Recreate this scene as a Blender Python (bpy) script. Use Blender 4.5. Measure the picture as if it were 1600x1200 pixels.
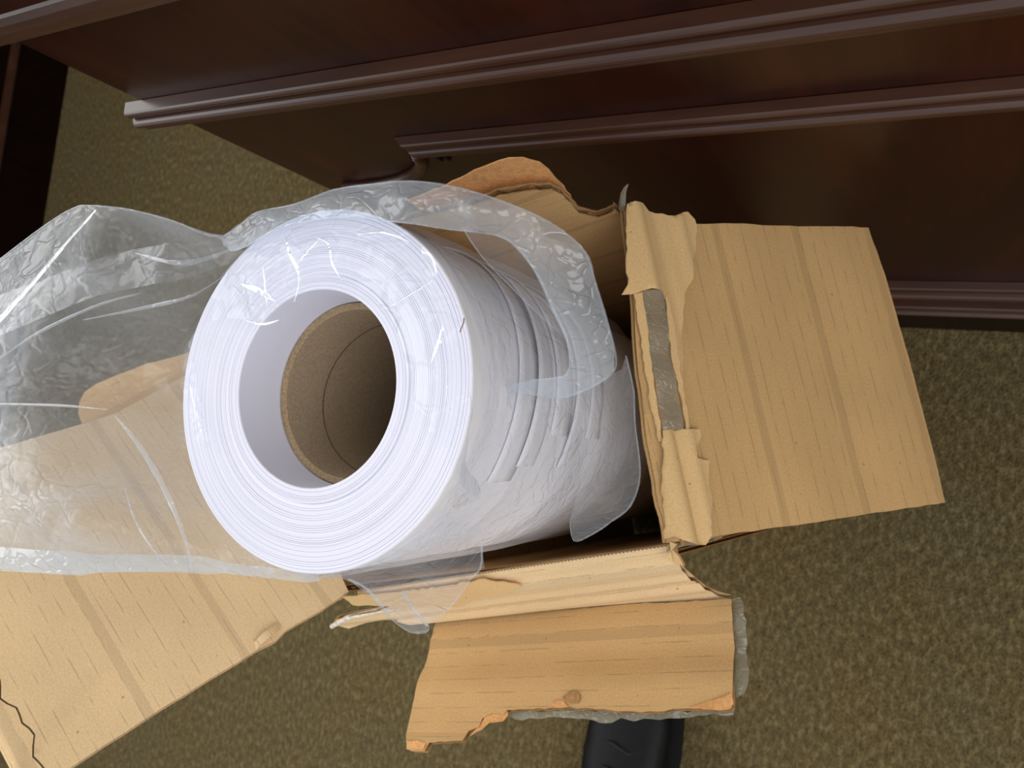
import bpy, bmesh, math, random
import numpy as np
from mathutils import Vector, Matrix, noise
from mathutils.geometry import delaunay_2d_cdt
C = bpy.context.scene.collection
for o in list(bpy.data.objects): bpy.data.objects.remove(o)
random.seed(4)

# ------------------------------------------------------------------ camera, world, lights
CAMH = 0.9
Rm = [[0.86251, 0.083192, -0.499155], [0.125921, -0.990651, 0.052476], [-0.490123, -0.108115, -0.864922]]
cd = bpy.data.cameras.new('camera'); cam = bpy.data.objects.new('camera', cd); C.objects.link(cam)
cd.sensor_width = 36; cd.lens = 27; cd.clip_start = 0.01
M4 = Matrix.Identity(4)
for i in range(3):
    M4[i][0] = Rm[i][0]; M4[i][1] = -Rm[i][1]; M4[i][2] = -Rm[i][2]
M4[2][3] = CAMH
cam.matrix_world = M4
cd.dof.use_dof = True; cd.dof.focus_distance = 0.33; cd.dof.aperture_fstop = 16
bpy.context.scene.camera = cam
w = bpy.data.worlds.new('room_light'); bpy.context.scene.world = w; w.use_nodes = True
w.node_tree.nodes['Background'].inputs[0].default_value = (0.93, 0.96, 1.0, 1)
w.node_tree.nodes['Background'].inputs[1].default_value = 0.86
vs = bpy.context.scene.view_settings
vs.view_transform = 'Standard'; vs.look = 'None'; vs.gamma = 1; vs.use_curve_mapping = False
vs.exposure = -0.2

def area(name, loc, target, sx, sy, power, col):
    l = bpy.data.lights.new(name, 'AREA'); l.shape = 'RECTANGLE'; l.size = sx; l.size_y = sy
    l.energy = power; l.color = col
    o = bpy.data.objects.new(name, l); C.objects.link(o); o.location = loc
    o.rotation_euler = (Vector(target)-Vector(loc)).to_track_quat('-Z', 'Y').to_euler()
    return o
area('window_light', (-2.4, .45, 1.75), (-0.2, 0, 0.6), 3.4, 1.3, 46, (1.0, 0.99, 0.97))
area('fill_light_high', (-.8, 1.0, 2.3), (-0.2, 0, 0.6), 1.4, 1.0, 13, (1.0, 0.99, 0.97))  # unseen overhead light, added to brighten the left flap
area('fill_light_right', (1.5, -.5, 2.4), (-0.2, 0, 0.5), 1.6, 1.6, 26, (1.0, 0.98, 0.96))  # unseen light from the right, added to brighten the roll's side

# ------------------------------------------------------------------ materials
def s2l(c): return tuple(((v/255+.055)/1.055)**2.4 if v/255 > .04045 else v/255/12.92 for v in c)+(1,)
class NM:
    def __init__(s, name):
        s.m = bpy.data.materials.new(name); s.m.use_nodes = True; s.t = s.m.node_tree; s.n = s.t.nodes
        s.b = s.n['Principled BSDF']; s.out = s.n['Material Output']
    def add(s, ty, **kw):
        x = s.n.new(ty)
        for k, v in kw.items():
            if k.startswith('i_'):
                key = k[2:]; x.inputs[int(key) if key.isdigit() else key.replace('_', ' ')].default_value = v
            else: setattr(x, k, v)
        return x
    def l(s, a, b): s.t.links.new(a, b)
    def coord(s, kind='Object', scale=(1, 1, 1), rot=(0, 0, 0)):
        tc = s.add('ShaderNodeTexCoord'); mp = s.add('ShaderNodeMapping')
        mp.inputs['Scale'].default_value = scale; mp.inputs['Rotation'].default_value = rot
        s.l(tc.outputs[kind], mp.inputs[0]); return mp.outputs[0]
    def ramp(s, fac, stops):
        r = s.add('ShaderNodeValToRGB'); e = r.color_ramp.elements
        while len(e) < len(stops): e.new(0.5)
        for k, (p, c) in enumerate(stops): e[k].position = p; e[k].color = c
        s.l(fac, r.inputs[0]); return r.outputs[0]
    def mix(s, fac, a, b, blend='MIX'):
        x = s.add('ShaderNodeMix', data_type='RGBA', blend_type=blend)
        for v, i in ((fac, 0), (a, 6), (b, 7)):
            if hasattr(v, 'links'): s.l(v, x.inputs[i])
            else: x.inputs[i].default_value = v
        return x.outputs[2]
    def math(s, op, a, b=0.0, c=None):
        x = s.add('ShaderNodeMath', operation=op)
        for i, v in enumerate((a, b) if c is None else (a, b, c)):
            if hasattr(v, 'links'): s.l(v, x.inputs[i])
            else: x.inputs[i].default_value = v
        return x.outputs[0]
    def bump(s, h, dist=0.001, strength=1.0, prev=None):
        x = s.add('ShaderNodeBump'); x.inputs['Strength'].default_value = strength
        x.inputs['Distance'].default_value = dist; s.l(h, x.inputs['Height'])
        if prev is not None: s.l(prev, x.inputs['Normal'])
        return x.outputs[0]
G = lambda v: (v, v, v, 1)

def mat_carpet():
    k = NM('carpet'); co = k.coord('Object', (190, 90, 190)); co2 = k.coord('Object', (520, 300, 520))
    n1 = k.add('ShaderNodeTexNoise', i_Scale=1.0, i_Detail=3.0, i_Roughness=.6); k.l(co, n1.inputs['Vector'])
    n2 = k.add('ShaderNodeTexNoise', i_Scale=1.0, i_Detail=2.0); k.l(co2, n2.inputs['Vector'])
    n3 = k.add('ShaderNodeTexNoise', i_Scale=9.0, i_Detail=2.0); k.l(k.coord('Object'), n3.inputs['Vector'])
    c = k.ramp(n1.outputs[0], [(.32, s2l((50, 41, 24))), (.46, s2l((88, 76, 48))), (.54, s2l((108, 94, 62))), (.66, s2l((148, 132, 94)))])
    c = k.mix(.4, c, k.ramp(n2.outputs[0], [(.38, s2l((60, 50, 29))), (.62, s2l((132, 116, 79)))]))
    c = k.mix(.25, c, k.ramp(n3.outputs[0], [(.35, s2l((106, 88, 52))), (.65, s2l((98, 92, 66)))]))
    k.l(c, k.b.inputs['Base Color']); k.b.inputs['Roughness'].default_value = .95
    k.b.inputs['Specular IOR Level'].default_value = .15
    h = k.math('ADD', n1.outputs[0], n2.outputs[0]); k.l(k.bump(h, .004, .8), k.b.inputs['Normal'])
    return k.m
def mat_wood(name, dark, mid, light, rough=.3, scale=(9, 9, 1.1), spec=.25):
    k = NM(name); co = k.coord('Object', scale)
    n0 = k.add('ShaderNodeTexNoise', i_Scale=2.2, i_Detail=5.0, i_Distortion=1.2); k.l(co, n0.inputs['Vector'])
    co2 = k.coord('Object', tuple(v*22 for v in scale))
    n1 = k.add('ShaderNodeTexNoise', i_Scale=1.0, i_Detail=3.0); k.l(co2, n1.inputs['Vector'])
    c = k.ramp(n0.outputs[0], [(.3, s2l(dark)), (.5, s2l(mid)), (.72, s2l(light))])
    c = k.mix(.25, c, k.ramp(n1.outputs[0], [(.4, s2l(dark)), (.7, s2l(light))]))
    k.l(c, k.b.inputs['Base Color'])
    k.b.inputs['Roughness'].default_value = rough; k.b.inputs['Specular IOR Level'].default_value = spec
    k.l(k.bump(n1.outputs[0], .0002, .3), k.b.inputs['Normal'])
    return k.m
def mat_card(name, base, flute=True, dirt=True, lines=.34):
    # UV in metres: u runs along the hinge, v away from it; flutes run along u
    k = NM(name); uv = k.coord('UV'); sep = k.add('ShaderNodeSeparateXYZ'); k.l(uv, sep.inputs[0])
    u, v = sep.outputs[0], sep.outputs[1]
    fine = k.add('ShaderNodeTexNoise', i_Scale=900.0, i_Detail=3.0); k.l(uv, fine.inputs['Vector'])
    mp = k.add('ShaderNodeMapping'); mp.inputs['Scale'].default_value = (14, 22, 1); k.l(uv, mp.inputs[0])
    big = k.add('ShaderNodeTexNoise', i_Scale=1.0, i_Detail=3.0); k.l(mp.outputs[0], big.inputs['Vector'])
    b1 = s2l(tuple(x*.97 for x in base)); b2 = s2l(tuple(min(255, x*1.025) for x in base))
    c = k.ramp(big.outputs[0], [(.35, b1), (.65, b2)])
    c = k.mix(.3, c, k.ramp(fine.outputs[0], [(.3, s2l(tuple(x*.86 for x in base))), (.7, s2l(tuple(min(255, x*1.1) for x in base)))]))
    h = fine.outputs[0]; nrm = None
    if flute:
        P = 0.0078
        ph = k.math('MULTIPLY', v, 1/P); wob = k.add('ShaderNodeTexNoise', i_Scale=14.0); k.l(uv, wob.inputs['Vector'])
        ph = k.math('ADD', ph, k.math('MULTIPLY', wob.outputs[0], .14))
        fr = k.math('FRACT', ph); d = k.math('ABSOLUTE', k.math('SUBTRACT', fr, .5))
        ln = k.math('LESS_THAN', d, .04)
        mp2 = k.add('ShaderNodeMapping'); mp2.inputs['Scale'].default_value = (95, 130, 1); k.l(uv, mp2.inputs[0])
        dn = k.add('ShaderNodeTexNoise', i_Scale=1.0, i_Detail=2.0); k.l(mp2.outputs[0], dn.inputs['Vector'])
        dash = k.math('MULTIPLY', ln, k.ramp(dn.outputs[0], [(.40, G(0)), (.60, G(1))]))
        c = k.mix(k.math('MULTIPLY', dash, lines), c, s2l(tuple(x*.55 for x in base)))
        # wide pressed score bands
        fr2 = k.math('FRACT', k.math('MULTIPLY', k.math('ADD', v, .012), 1/.052)); bd = k.math('LESS_THAN', k.math('ABSOLUTE', k.math('SUBTRACT', fr2, .5)), .045)
        c = k.mix(k.math('MULTIPLY', bd, .28), c, s2l(tuple(x*.72 for x in base)))
        wv = k.math('SINE', k.math('MULTIPLY', ph, 6.283)); nrm = k.bump(wv, .00007, .4)
        nrm = k.bump(bd, .0006, .5, nrm)
    if dirt:
        sp = k.add('ShaderNodeTexVoronoi', i_Scale=75.0); k.l(uv, sp.inputs['Vector'])
        c = k.mix(k.math('MULTIPLY', k.math('LESS_THAN', sp.outputs[0], .045), .5), c, s2l((110, 78, 45)))
    k.l(c, k.b.inputs['Base Color']); k.b.inputs['Roughness'].default_value = .85
    k.b.inputs['Specular IOR Level'].default_value = .2
    k.l(k.bump(h, .00035, .5, nrm), k.b.inputs['Normal'])
    return k.m
def mat_plain(name, col, rough=.7, spec=.3, noise_amt=.1, nscale=400, bump=.0002):
    k = NM(name); n0 = k.add('ShaderNodeTexNoise', i_Scale=nscale, i_Detail=3.0); k.l(k.coord('Object'), n0.inputs['Vector'])
    k.l(k.ramp(n0.outputs[0], [(.3, s2l(tuple(x*(1-noise_amt) for x in col))), (.7, s2l(tuple(min(255, x*(1+noise_amt)) for x in col)))]), k.b.inputs['Base Color'])
    k.b.inputs['Roughness'].default_value = rough; k.b.inputs['Specular IOR Level'].default_value = spec
    k.l(k.bump(n0.outputs[0], bump, .6), k.b.inputs['Normal']); return k.m
def mat_paper_side():
    k = NM('paper_side'); tc = k.coord('Object'); sep = k.add('ShaderNodeSeparateXYZ'); k.l(tc, sep.inputs[0])
    # soft wavy creases running round and down the outer sheet
    ang = k.math('ARCTAN2', sep.outputs[1], sep.outputs[0])
    cmb = k.add('ShaderNodeCombineXYZ'); k.l(k.math('MULTIPLY', ang, 1.1), cmb.inputs[0]); k.l(k.math('MULTIPLY', k.math('ADD', sep.outputs[2], k.math('MULTIPLY', ang, .018)), 34.0), cmb.inputs[1])
    n0 = k.add('ShaderNodeTexNoise', i_Scale=1.0, i_Detail=3.0, i_Distortion=.6); k.l(cmb.outputs[0], n0.inputs['Vector'])
    k.b.inputs['Base Color'].default_value = s2l((246, 243, 246)); k.b.inputs['Roughness'].default_value = .5
    k.b.inputs['Specular IOR Level'].default_value = .35
    k.l(k.bump(n0.outputs[0], .004, .7), k.b.inputs['Normal']); return k.m
def mat_paper_face():
    k = NM('paper_face'); tc = k.coord('Object'); sep = k.add('ShaderNodeSeparateXYZ'); k.l(tc, sep.inputs[0])
    r = k.math('SQRT', k.math('ADD', k.math('POWER', k.math('ABSOLUTE', sep.outputs[0]), 2.0), k.math('POWER', k.math('ABSOLUTE', sep.outputs[1]), 2.0)))
    cmb = k.add('ShaderNodeCombineXYZ'); k.l(k.math('MULTIPLY', r, 900.0), cmb.inputs[0])
    n0 = k.add('ShaderNodeTexNoise', i_Scale=1.0, i_Detail=4.0); k.l(cmb.outputs[0], n0.inputs['Vector'])
    k.l(k.ramp(n0.outputs[0], [(.3, s2l((219, 218, 232))), (.6, s2l((229, 229, 241)))]), k.b.inputs['Base Color'])
    k.b.inputs['Roughness'].default_value = .9; k.b.inputs['Specular IOR Level'].default_value = .03
    k.l(k.bump(n0.outputs[0], .0003, .3), k.b.inputs['Normal']); return k.m
def mat_film(name, milk=.16, tint=(.93, .96, 1.0), scale=1.0, bumpd=.0016, refl=.05, dcol=(.88, .92, .96)):
    k = NM(name); n = k.n; n.remove(k.b)
    co = k.coord('Object', (55*scale, 90*scale, 90*scale), (.3, .2, .5))
    warp = k.add('ShaderNodeTexNoise', i_Scale=.6, i_Detail=2.0); k.l(co, warp.inputs['Vector'])
    cw = k.add('ShaderNodeVectorMath', operation='MULTIPLY_ADD'); k.l(warp.outputs['Color'], cw.inputs[0]); cw.inputs[1].default_value = (2.4, 2.4, 2.4); k.l(co, cw.inputs[2])
    v1 = k.add('ShaderNodeTexVoronoi', i_Scale=.55, feature='F1'); k.l(cw.outputs[0], v1.inputs['Vector'])
    v2 = k.add('ShaderNodeTexVoronoi', i_Scale=1.1, feature='DISTANCE_TO_EDGE'); k.l(cw.outputs[0], v2.inputs['Vector'])
    h = k.math('ADD', v1.outputs['Distance'], k.math('MULTIPLY', k.math('MINIMUM', v2.outputs['Distance'], .12), 2.2))
    nb = k.bump(h, bumpd, .8)
    lw = k.add('ShaderNodeLayerWeight', i_Blend=.4); k.l(nb, lw.inputs['Normal'])
    tr = k.add('ShaderNodeBsdfTransparent'); tr.inputs[0].default_value = tint+(1,)
    df = k.add('ShaderNodeBsdfDiffuse'); df.inputs[0].default_value = dcol+(1,); k.l(nb, df.inputs['Normal'])
    tl = k.add('ShaderNodeBsdfTranslucent'); tl.inputs[0].default_value = dcol+(1,)
    mk = k.add('ShaderNodeMixShader', i_0=.4); k.l(df.outputs[0], mk.inputs[1]); k.l(tl.outputs[0], mk.inputs[2])
    m1 = k.add('ShaderNodeMixShader'); k.l(k.math('MULTIPLY_ADD', lw.outputs['Facing'], .30, milk), m1.inputs[0])
    k.l(tr.outputs[0], m1.inputs[1]); k.l(mk.outputs[0], m1.inputs[2])
    gl = k.add('ShaderNodeBsdfGlossy', i_Roughness=.13); gl.inputs[0].default_value = (1, 1, 1, 1); k.l(nb, gl.inputs['Normal'])
    m2 = k.add('ShaderNodeMixShader'); k.l(k.math('MULTIPLY_ADD', k.math('POWER', lw.outputs['Facing'], 4.0), .5, refl), m2.inputs[0])
    k.l(m1.outputs[0], m2.inputs[1]); k.l(gl.outputs[0], m2.inputs[2]); k.l(m2.outputs[0], k.out.inputs[0])
    return k.m

CARPET = mat_carpet()
WOOD = mat_wood('mahogany_veneer', (36, 12, 7), (48, 18, 9), (64, 25, 12))
MOULD = mat_wood('mahogany_moulding', (52, 27, 16), (66, 37, 23), (82, 49, 32), .36, (1.2, 12, 12), .7)
DARKWOOD = mat_wood('dark_wood', (13, 4, 4), (18, 6, 5), (26, 10, 8), .4, (9, 9, 1.1), .12)
CARD = mat_card('cardboard', (202, 162, 109))
CARD_LIT = mat_card('cardboard_lit', (228, 196, 150))  # same board as CARD, brighter light put into its colour
CARDR = mat_card('cardboard_wall', (208, 168, 116), lines=.4)
TORN = mat_card('torn_liner', (220, 182, 128), flute=False)
ORANGE = mat_plain('torn_core_paper', (216, 160, 104), .9, .1, .07, 500, .0004)
CORE = mat_plain('corrugated_medium', (150, 112, 70), .95, .1, .15, 500)
STAIN = mat_plain('bare_medium', (166, 126, 82), .9, .1, .1, 500)
PAPER = mat_paper_side(); FACE = mat_paper_face()
TUBE = mat_plain('grey_board', (168, 148, 122), .85, .2, .06, 700, .0003)
TUBEEDGE = mat_plain('tube_cut_edge', (158, 136, 106), .9, .1, .12, 900, .0005)
SEAM = mat_plain('tube_seam', (96, 78, 58), .9, .1, .1, 600)
FILM = mat_film('clear_film', .07, (.98, .985, 1.0), refl=.018)
CREASE = mat_film('clear_film_fold', .20, (.92, .95, 1.0), 1.0, .0012, .06)
SHINE = mat_film('clear_film_glint', .30, (.9, .95, 1.0), 1.0, .0008, .20)  # whiter, glossier film for strips that stand in for highlights on folds
FILM_FAR = mat_film('clear_film_back', .08, scale=.8, refl=.015)
FILM_FACE = mat_film('clear_film_face', .02, (.985, .99, 1.0), scale=.8, bumpd=.002, refl=.02)
FILM_BAND = mat_film('clear_film_band', .30, (.86, .93, 1.0), 1.3)
TAPE = mat_film('packing_tape', .30, (.86, .84, .74), 2.0, .001, .03, (.66, .62, .50))
BLACK = mat_plain('black_leather', (11, 12, 13), .5, .2, .2, 120, .0006)
RUBBER = mat_plain('black_rubber', (18, 18, 18), .8, .3)
LACE = mat_plain('black_lace', (36, 38, 40), .8, .2)
METAL = NM('eyelet_metal'); METAL.b.inputs['Base Color'].default_value = (.55, .56, .55, 1); METAL.b.inputs['Metallic'].default_value = 1; METAL.b.inputs['Roughness'].default_value = .35; METAL = METAL.m
HAIR = mat_plain('brown_fibre', (140, 84, 50), .8)

# ------------------------------------------------------------------ helpers
def link(name, me, mat, parent=None, smooth=False):
    if mat: me.materials.append(mat)
    o = bpy.data.objects.new(name, me); C.objects.link(o)
    if parent: o.parent = parent
    if smooth:
        for p in me.polygons: p.use_smooth = True
    return o
def pymesh(name, v, f, mat, parent=None, smooth=False):
    me = bpy.data.meshes.new(name); me.from_pydata([tuple(p) for p in v], [], f); me.update()
    return link(name, me, mat, parent, smooth)
def empty(name, loc=(0, 0, 0)):
    o = bpy.data.objects.new(name, None); C.objects.link(o); o.location = loc; o.empty_display_size = .05; return o
def tag(o, label, cat, group=None):
    o['label'] = label; o['category'] = cat
    if group: o['group'] = group
    return o
def box(name, lo, hi, mat, parent=None, bev=.0):
    bm = bmesh.new(); bmesh.ops.create_cube(bm, size=1)
    for v in bm.verts: v.co = Vector([lo[i]+(v.co[i]+.5)*(hi[i]-lo[i]) for i in range(3)])
    if bev: bmesh.ops.bevel(bm, geom=list(bm.edges), offset=bev, segments=2, affect='EDGES')
    me = bpy.data.meshes.new(name); bm.to_mesh(me); bm.free(); return link(name, me, mat, parent)
def sweep_x(name, prof, x0, x1, mat, parent, left_cut=0.0):
    # closed profile (y,z) extruded along X; left end mitred by left_cut metres per metre of depth
    n = len(prof); v = []; y0 = max(p[0] for p in prof)
    for (y, z) in prof: v.append((x0+left_cut*(y0-y), y, z))
    for (y, z) in prof: v.append((x1, y, z))
    f = [(i, (i+1) % n, n+(i+1) % n, n+i) for i in range(n)]+[tuple(range(n))[::-1], tuple(range(n, 2*n))]
    return pymesh(name, v, f, mat, parent)
def tube(name, pts, r, mat, parent=None, seg=8, closed=False, taper=None):
    v = []; f = []; n = len(pts); pts = [Vector(p) for p in pts]; up = Vector((0, 0, 1))
    for i, p in enumerate(pts):
        t = (pts[(i+1) % n if closed else min(i+1, n-1)]-pts[(i-1) % n if closed else max(i-1, 0)]).normalized()
        s = t.cross(up); s = s.normalized() if s.length > 1e-4 else Vector((1, 0, 0)); q = s.cross(t)
        rr = r*(taper[i] if taper else 1)
        for k in range(seg):
            a = 2*math.pi*k/seg; v.append(p+rr*(math.cos(a)*s+math.sin(a)*q))
    for i in range(n if closed else n-1):
        j = (i+1) % n
        for k in range(seg): f.append((i*seg+k, i*seg+(k+1) % seg, j*seg+(k+1) % seg, j*seg+k))
    if not closed: f += [tuple(range(seg))[::-1], tuple(range((n-1)*seg, n*seg))]
    return pymesh(name, v, f, mat, parent, True)
def jag(poly, step=.004, amp=.0008, seed=0, closed=True):
    rnd = random.Random(seed); out = []
    n = len(poly)
    for i in range(n if closed else n-1):
        a = Vector(poly[i]); b = Vector(poly[(i+1) % n]); d = b-a; k = max(1, int(d.length/step))
        nn = Vector((-d.y, d.x)).normalized()
        for j in range(k):
            p = a+d*(j/k)
            if j: p = p+nn*rnd.uniform(-amp, amp)
            out.append((p.x, p.y))
    if not closed: out.append(tuple(poly[-1]))
    return out
def inside(p, poly):
    x, y = p; c = False; j = len(poly)-1
    for i in range(len(poly)):
        xi, yi = poly[i]; xj, yj = poly[j]
        if (yi > y) != (yj > y) and x < (xj-xi)*(y-yi)/(yj-yi)+xi: c = not c
        j = i
    return c
def cdt(poly, sx, sy):
    xs = [p[0] for p in poly]; ys = [p[1] for p in poly]
    pts = [Vector(p) for p in poly]; n = len(poly)
    x = min(xs)+sx*.5; r = 0
    ny = int((max(ys)-min(ys))/sy)+1; nx = int((max(xs)-min(xs))/sx)+1
    segs = [(Vector(poly[i]), Vector(poly[(i+1) % n])) for i in range(n)]
    for i in range(nx):
        for j in range(ny):
            p = (min(xs)+(i+.5+.25*(j % 2))*sx, min(ys)+(j+.5)*sy)
            if inside(p, poly): pts.append(Vector(p))
    V, E_, F_, _, _, _ = delaunay_2d_cdt(pts, [(i, (i+1) % n) for i in range(n)], [], 1, 1e-6)
    return V, [f for f in F_]
FR = {'wallR': ((-0.10875,-0.04789,-0.00000), (-0.29237,0.95630,0.00000), (0.00000,0.00000,1.00000), (0.95630,0.29237,-0.00000)),
  'wallU': ((-0.15904,0.11660,0.00000), (-0.95630,-0.29237,-0.00000), (0.00000,-0.00000,1.00000), (0.29237,-0.95630,-0.00000)),
  'wallD': ((-0.32105,-0.11279,-0.00000), (0.95630,0.29237,0.00000), (-0.00000,0.00000,1.00000), (-0.29237,0.95630,-0.00000)),
  'wallL': ((-0.37134,0.05169,0.00000), (0.29237,-0.95630,-0.00000), (0.00000,0.00000,1.00000), (0.95630,0.29237,-0.00000)),
  'flapL': ((-0.30100,-0.11100,0.54000), (-0.75417,0.64278,0.13439), (-0.26999,-0.49007,0.82882), (0.59860,0.58879,0.54314)),
  'flapR': ((-0.10839,-0.04580,0.54500), (-0.31750,0.94613,0.06346), (0.61253,0.25572,-0.74794), (0.72388,0.19860,0.66072)),
  'strip': ((-0.30070,-0.11054,0.54000), (0.94760,0.31947,0.00000), (0.20077,-0.59552,-0.77785), (0.24850,-0.73709,0.62845)),
  'flapD': ((-0.26035,-0.12352,0.50500), (0.95797,0.28686,0.00000), (0.25107,-0.83845,0.48369), (-0.13875,0.46337,0.87524)),
  'corner': ((-0.52377,-0.02752,0.58500), (0.70128,0.58526,-0.40705), (0.60115,-0.79239,-0.10363), (0.38319,0.17202,0.90751)),
  'desk': ((-0.42000,0.15970,0.00000), (1.00000,0.00000,0.00000), (-0.00000,0.00000,1.00000), (0.00000,-1.00000,0.00000))}
FR = {k: tuple(Vector(q) for q in v) for k, v in FR.items()}
def frame_fn(key, hfn=None):
    o, u, v, w_ = FR[key]
    return lambda x, y, d: o+u*x+v*y+w_*(d+(hfn(x, y) if hfn else 0))
def sheet(name, poly, fn, t, mat, parent, sx=.005, sy=.005, top=0.0, warp=.0, smooth=True, edge_mat=None):
    # a board of thickness t: top face at depth 'top', bottom at top-t
    V, F_ = cdt(poly, sx, sy); n = len(V); vs_ = []; uvs = [(p.x, p.y) for p in V]*2
    for d in (top, top-t):
        for p in V:
            q = Vector((p.x*28, p.y*28, 3.1)); vs_.append(fn(p.x, p.y, d+warp*noise.noise(q)))
    w3 = (fn(.01, .01, .01)-fn(.01, .01, 0)); e = {}
    F2 = []
    for f in F_:
        a, b, c = (vs_[i] for i in f[:3])
        if (b-a).cross(c-a).dot(w3) < 0: f = f[::-1]
        F2.append(tuple(f))
    for f in F2:
        for i in range(len(f)): e[(f[i], f[(i+1) % len(f)])] = 1
    faces = list(F2)+[tuple(n+i for i in reversed(f)) for f in F2]; nt = len(faces)
    for (a, b) in list(e):
        if (b, a) not in e: faces.append((b, a, n+a, n+b))
    me = bpy.data.meshes.new(name); me.from_pydata(vs_, [], faces); me.update()
    ul = me.uv_layers.new(name='UVMap')
    for lp in me.loops: ul.data[lp.index].uv = uvs[lp.vertex_index % (2*n)]
    o = link(name, me, mat, parent)
    if edge_mat: me.materials.append(edge_mat)
    for i, p in enumerate(me.polygons):
        p.use_smooth = smooth and i < nt
        if edge_mat and i >= nt: p.material_index = 1
    # split shading between face and rim
    if smooth:
        bm = bmesh.new(); bm.from_mesh(me)
        bmesh.ops.split_edges(bm, edges=[ed for ed in bm.edges if len(ed.link_faces) == 2 and ed.calc_face_angle(0) > 1.0])
        bm.to_mesh(me); bm.free()
    return o
def corrugated(name, poly, fn, mat, parent, t=.004, hfn=None, along='u', sx=.005, sy=.005, under=None, **kw):
    """two thin liners (one mesh) with the wavy medium between them as a child"""
    o = sheet(name, poly, fn, .0006, mat, parent, sx, sy, 0.0, edge_mat=CORE, **kw)
    poly = under or poly
    b = sheet('outer_liner', poly, fn, .0006, mat, o, sx*2, sy*2, -t+.0006, edge_mat=CORE, **kw)
    cx = sum(p[0] for p in poly)/len(poly); cy = sum(p[1] for p in poly)/len(poly)
    p2 = [(cx+(p[0]-cx)*.992, cy+(p[1]-cy)*.992) for p in poly]
    ss = (.012, .0019) if along == 'u' else (.0019, .012)
    V, F_ = cdt(p2, *ss)
    amp = (t-.0014)/2
    vs_ = [fn(p.x, p.y, -t/2+amp*math.sin(2*math.pi*(p.y if along == 'u' else p.x)/.0076)) for p in V]
    c = pymesh('corrugated_core', vs_, [tuple(f) for f in F_], CORE, o, True)
    return o

# thin film: outline and inner control points are real 3-D points; the sheet is interpolated between them
def film(name, outline, inner, mat, parent, grid=.0028, amp=.0016, fscale=1.0, seed=0, stretch=(1, 1), ang=0.0, zoff=0.0):
    out2 = []
    for i in range(len(outline)):
        a = Vector(outline[i]); b = Vector(outline[(i+1) % len(outline)])
        k = max(1, int((b-a).to_2d().length/.004))
        pm = Vector(outline[i-1]); pn = Vector(outline[(i+2) % len(outline)])
        for j in range(k):
            t = j/k
            out2.append(.5*((2*a)+(-pm+b)*t+(2*pm-5*a+4*b-pn)*t*t+(-pm+3*a-3*b+pn)*t**3))
    ctrl = np.array([tuple(p) for p in out2[::2]]+list(inner))
    X = ctrl[:, :2]*10; n = len(ctrl)
    def U(r): return np.where(r > 1e-9, r*r*np.log(r+1e-12), 0)
    D = np.linalg.norm(X[:, None]-X[None], axis=2)
    A = np.zeros((n+3, n+3)); A[:n, :n] = U(D)+np.eye(n)*5e-5; A[:n, n] = 1; A[:n, n+1:] = X; A[n, :n] = 1; A[n+1:, :n] = X.T
    wv = np.linalg.solve(A, np.append(ctrl[:, 2], [0, 0, 0]))
    poly = [(p.x, p.y) for p in out2]
    V, F_ = cdt(poly, grid, grid)
    P2 = np.array([(p.x*10, p.y*10) for p in V])
    Z = U(np.linalg.norm(P2[:, None]-X[None], axis=2))@wv[:n]+wv[n]+P2@wv[n+1:]
    ca, sa = math.cos(ang), math.sin(ang); vs_ = []
    bd = np.array(poly)
    for (p, z) in zip(V, Z):
        x, y = p.x*ca+p.y*sa, -p.x*sa+p.y*ca
        q = Vector((x*38*fscale*stretch[0]+seed, y*38*fscale*stretch[1], seed*1.7))
        q += noise.noise_vector(q*.8)*.55
        d1 = noise.voronoi(q)[0]; d2 = noise.voronoi(q*2.7)[0]
        h = amp*(1.6*d1[0]+.55*d2[0]-1.1)
        eb = min(1.0, .12+np.min(np.abs(bd[:, 0]-p.x)+np.abs(bd[:, 1]-p.y))/.03)
        vs_.append((p.x, p.y, z+h*eb+zoff))
    o = pymesh(name, vs_, [tuple(f) for f in F_], mat, parent, True)
    return o

# ------------------------------------------------------------------ setting
fl = box('floor', (-3.2, -2.6, -.02), (2.4, 2.4, 0), CARPET); fl['kind'] = 'structure'
WALLP = mat_plain('wall_paint', (186, 176, 156), .9, .1, .03, 60)
wb = box('wall_back', (-3.2, 1.25, 0), (2.4, 1.33, 2.5), WALLP); wb['kind'] = 'structure'

# ------------------------------------------------------------------ desk
DY = .1597
desk = tag(empty('desk', (.9, .5, 0)), 'dark red mahogany desk with moulded edges standing behind the box', 'desk')
desk.matrix_world = Matrix.Translation((.9, .5, 0))
def dk(o): o.matrix_parent_inverse = desk.matrix_world.inverted(); return o
dk(box('front_panel', (-.4225, DY, .10), (2.3, DY+.022, .745), WOOD, desk))
dk(box('side_panel', (-.4225, DY+.0225, .10), (-.400, DY+.75, .745), WOOD, desk))
dk(box('back_panel', (-.3995, DY+.73, .10), (2.3, DY+.75, .745), WOOD, desk))
dk(box('desk_top', (-.45, DY-.022, .7455), (2.32, DY+.78, .775), WOOD, desk, .004))
def mprof(z, h, d, bead=3):
    p = [(DY-.0003, z+h/2)]
    for i in range(bead):
        z1 = z+h/2-h*i/bead; z0 = z+h/2-h*(i+1)/bead; dd = d*(.7+.3*(i == bead//2)+.12*(i == bead-1))
        for k in range(7):
            a = math.pi*(k+.5)/7; p.append((DY-dd*(.72+.28*math.sin(a)), z1+(z0-z1)*(1-math.cos(a))/2))
    p.append((DY-.0003, z-h/2)); return p[::-1]
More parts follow.
